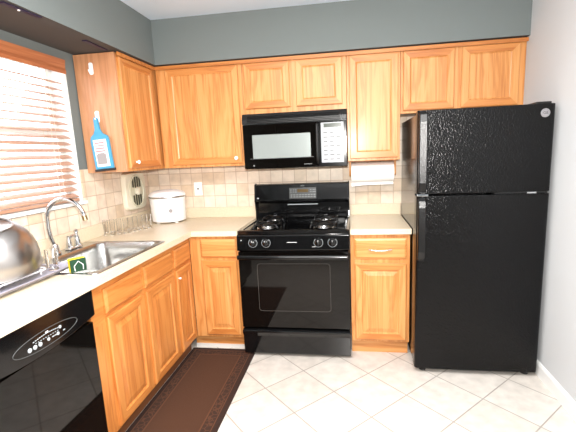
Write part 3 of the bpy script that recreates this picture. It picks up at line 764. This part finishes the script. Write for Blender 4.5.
def fh_(z0, z1, par, x=FX0+.030):
    mb = MB(); prof = []
    for z, wd, out in ((z0, .020, .010), (z0+.02, .024, .026), (z0+.06, .025, .034), (z1-.06, .025, .034), (z1-.02, .024, .028), (z1, .020, .012)):
        y = FF-out
        prof.append([(x-wd, FF+.002, z), (x-wd, y+.012, z), (x-wd*.8, y+.0064, z), (x+wd*.7, y, z), (x+wd*.95, y+.006, z), (x+wd, FF+.002, z)])
    return mb.rings(prof).build('handle', FRHAN, par, bevel=.0015)
fh_(1.180, FH-.006, fd); fh_(.760, 1.152, ld_)
mb = MB(); mb.box(FX0+.0005, FX0+.064, FF-.012, FF+.001, 1.1605, 1.1715); mb.build('centre_gap_cap', CHROME, fg, bevel=.002)
MB().box(2.60, 2.885, -.790, -.735, 1.162, 1.170).build('centre_hinge', BSATIN, fg)
MB().box(2.775, 2.825, -.799, -.7905, 1.1625, 1.170).build('hinge_plate', CHROME, fg)
MB().box(FX1-.10, FX1-.02, -.79, -.66, FH-.018+.0005, FH+.012).build('hinge_cover', BSATIN, fg, bevel=.004)
MB().box(FX0+.02, FX1-.02, -.735, -.70, .015, .05).build('kick_grille', BSATIN, fg)
for x in (FX0+.06, FX1-.05):
    for y in (-.74, -.12): MB().cyl((x, y, 0), (x, y, .048), .022, 14).build('levelling_foot', BSATIN, fg)
# round badge with monogram
bx, bz = 2.842, 1.609
bd = MB().lathe((bx, FF-.001, bz), [(.024, -.002), (.024, .003), (.022, .005), (0, .005)], (0, -1, 0), 32).build('badge', mat('silver_badge', (150, 146, 150), .35, .3), fd, smooth=True)
MB().lathe((bx, FF-.0055, bz), [(.0195, 0), (.0195, .0012), (.0170, .0012), (.0170, 0)], (0, -1, 0), 32, False, False).build('badge_ring', GREYM, bd)
text('badge_monogram', 'GE', .022, BSATIN, bd, (bx, FF-.0075, bz))

# ------------------------------------------------------------------ dishwasher (local x = room y)
dw = thing('dishwasher', 'black built-in dishwasher with curved control panel left of the sink cabinet', 'dishwasher', (0, 0, 0), PI/2)
DA, DB = -2.308, -1.704
MB().box(DA+.003, DB-.003, -.585, -.03, .10, .886).build('body', BSATIN, dw)
MB().box(DA+.003, DB-.003, -.540, -.40, .005, .10).build('toe_panel', BSATIN, dw)
MB().rrect(DA+.002, DB-.002,   .115, .738, .006, -.612, -.586).build('door', BGLASS, dw, bevel=.004)
# control fascia with bowed lower edge
cpd = MB()
pts = [(DA+.002, .888), (DB-.002, .888), (DB-.002, .770)]
for q in range(1, 16):
    t_ = q/16; pts.append((DB-.002+(DA-DB+.004)*t_, .770-.030*math.sin(PI*t_)))
pts.append((DA+.002, .770))
cpo = cpd.prism(pts, 'y', -.628, -.586).build('control_fascia', BLACK, dw, bevel=.005)
ex, ez, ea, eb = -1.977, .799, .157, .033
mb = MB(); mb.tube([(ex+ea*math.cos(2*PI*q/48), -.6285, ez+eb*math.sin(2*PI*q/48)) for q in range(48)], .0011, 6, True); mb.build('oval_outline', mat('dim_grey_outline', (80, 82, 82), .5), cpo)
for x, dz, rb in ((-.088, -.010, .0085), (-.064, -.010, .0085), (-.040, -.010, .0085), (.0, -.010, .0065), (.048, -.010, .0065), (.062, .011, .0065)):
    MB().lathe((ex+x, -.628, ez+dz), [(rb, 0), (rb, .002), (rb*.8, .003), (0, .003)], (0, -1, 0), 14).build('round_button', LITE, cpo)
mb = MB()
for q in range(14):
    x = ex-.070+q*.0098; mb.box(x, x+.006, -.6288, -.6278, ez+.009+.006*math.sin(PI*q/13), ez+.0125+.006*math.sin(PI*q/13))
for q in range(10):
    x = ex-.060+q*.0118; mb.box(x, x+.005, -.6288, -.6278, ez+.001, ez+.0035)
for x in (.018, .030, .076): mb.box(ex+x, ex+x+.010, -.6288, -.6278, ez-.012, ez-.008)
mb.build('printed_marks', LITE, cpo)
MB().box(ex-.010, ex+.004, -.6286, -.6278, ez+.018, ez+.024).build('logo_mark', MARK, cpo)

# ------------------------------------------------------------------ rug
def rug_mat():
    m = mat('brown_rug_weave', (92, 56, 34), .85, bump=(420, .6, .002))
    nt = m.node_tree; b = nt.nodes['Principled BSDF']; L = nt.links
    tc = nt.nodes.new('ShaderNodeTexCoord'); sp_ = nt.nodes.new('ShaderNodeSeparateXYZ'); L.new(tc.outputs['Object'], sp_.inputs[0])
    def math_(op, a, bb=None):
        n_ = nt.nodes.new('ShaderNodeMath'); n_.operation = op
        for i, v in enumerate((a, bb)):
            if v is None: continue
            if isinstance(v, (int, float)): n_.inputs[i].default_value = v
            else: L.new(v, n_.inputs[i])
        return n_.outputs[0]
    # distance to the nearest edge of the rug (origin at its centre)
    dx = math_('SUBTRACT', RW/2, math_('ABSOLUTE', sp_.outputs[0])); dy = math_('SUBTRACT', RL/2, math_('ABSOLUTE', sp_.outputs[1]))
    d = math_('MINIMUM', dx, dy)
    cr = ramp(nt, [(0.0, lin((44, 25, 18))), (.24, lin((44, 26, 19))), (.25, lin((88, 54, 34))), (.29, lin((88, 54, 34))), (.30, lin((50, 29, 20))), (.70, lin((50, 29, 20))), (.71, lin((88, 54, 33))), (.77, lin((88, 54, 33))), (.78, lin((68, 40, 24))), (1.0, lin((70, 42, 25)))])
    cr.color_ramp.interpolation = 'LINEAR'
    L.new(math_('DIVIDE', d, .13), cr.inputs[0])
    # scroll ornament inside the border band
    vo = nt.nodes.new('ShaderNodeTexVoronoi'); vo.feature = 'DISTANCE_TO_EDGE'; vo.inputs['Scale'].default_value = 34; L.new(tc.outputs['Object'], vo.inputs['Vector'])
    line = math_('LESS_THAN', vo.outputs['Distance'], .09)
    band = math_('MULTIPLY', math_('GREATER_THAN', d, .042), math_('LESS_THAN', d, .088))
    mx = nt.nodes.new('ShaderNodeMix'); mx.data_type = 'RGBA'; L.new(math_('MULTIPLY', line, math_('MULTIPLY', band, .75)), mx.inputs[0])
    L.new(cr.outputs[0], mx.inputs[6]); mx.inputs[7].default_value = lin((84, 52, 33))
    L.new(mx.outputs[2], b.inputs['Base Color'])
    return m
RW, RL = 0.500, 1.55
rx_, ry_ = 0.545+RW/2, -.578-RL/2
R = [rr(0.547, 0.545+RW, -.578-RL, -.578, .006, 0.0004), rr(0.547, 0.545+RW, -.578-RL, -.578, .006, .006), rr(0.550, 0.542+RW, -.575-RL+.0, -.581, .006, .009)]
rg = MB().rings(R).build('rug', rug_mat(), loc=(rx_, ry_, 0), smooth=False)
tag(rg, 'dark brown kitchen runner rug with a patterned border beside the left cabinets', 'rug')

# slots in the soffit underside
for (a, b, lab) in (((.306, -1.60), (.317, -1.40), 'dark narrow light slot under the soffit nearer the camera'), ((.272, -1.03), (.262, -.815), 'dark narrow light slot under the soffit next to the oak cabinet')):
    t = thing('soffit_light_slot', lab, 'light slot', ((a[0]+b[0])/2, (a[1]+b[1])/2, SZ))
    MB().prism([(a[0]-.014, a[1]), (a[0]+.014, a[1]), (b[0]+.014, b[1]), (b[0]-.014, b[1])], 'z', SZ-.006, SZ-.0002).build('housing', PURPLE, t, bevel=.002)
    if a[1] < -1.3: MB().lathe((.311, -1.515, SZ-.006), [(.006, 0), (.005, .004), (0, .005)], (0, 0, -1), 12).build('small_bulb', WPLAS, t)
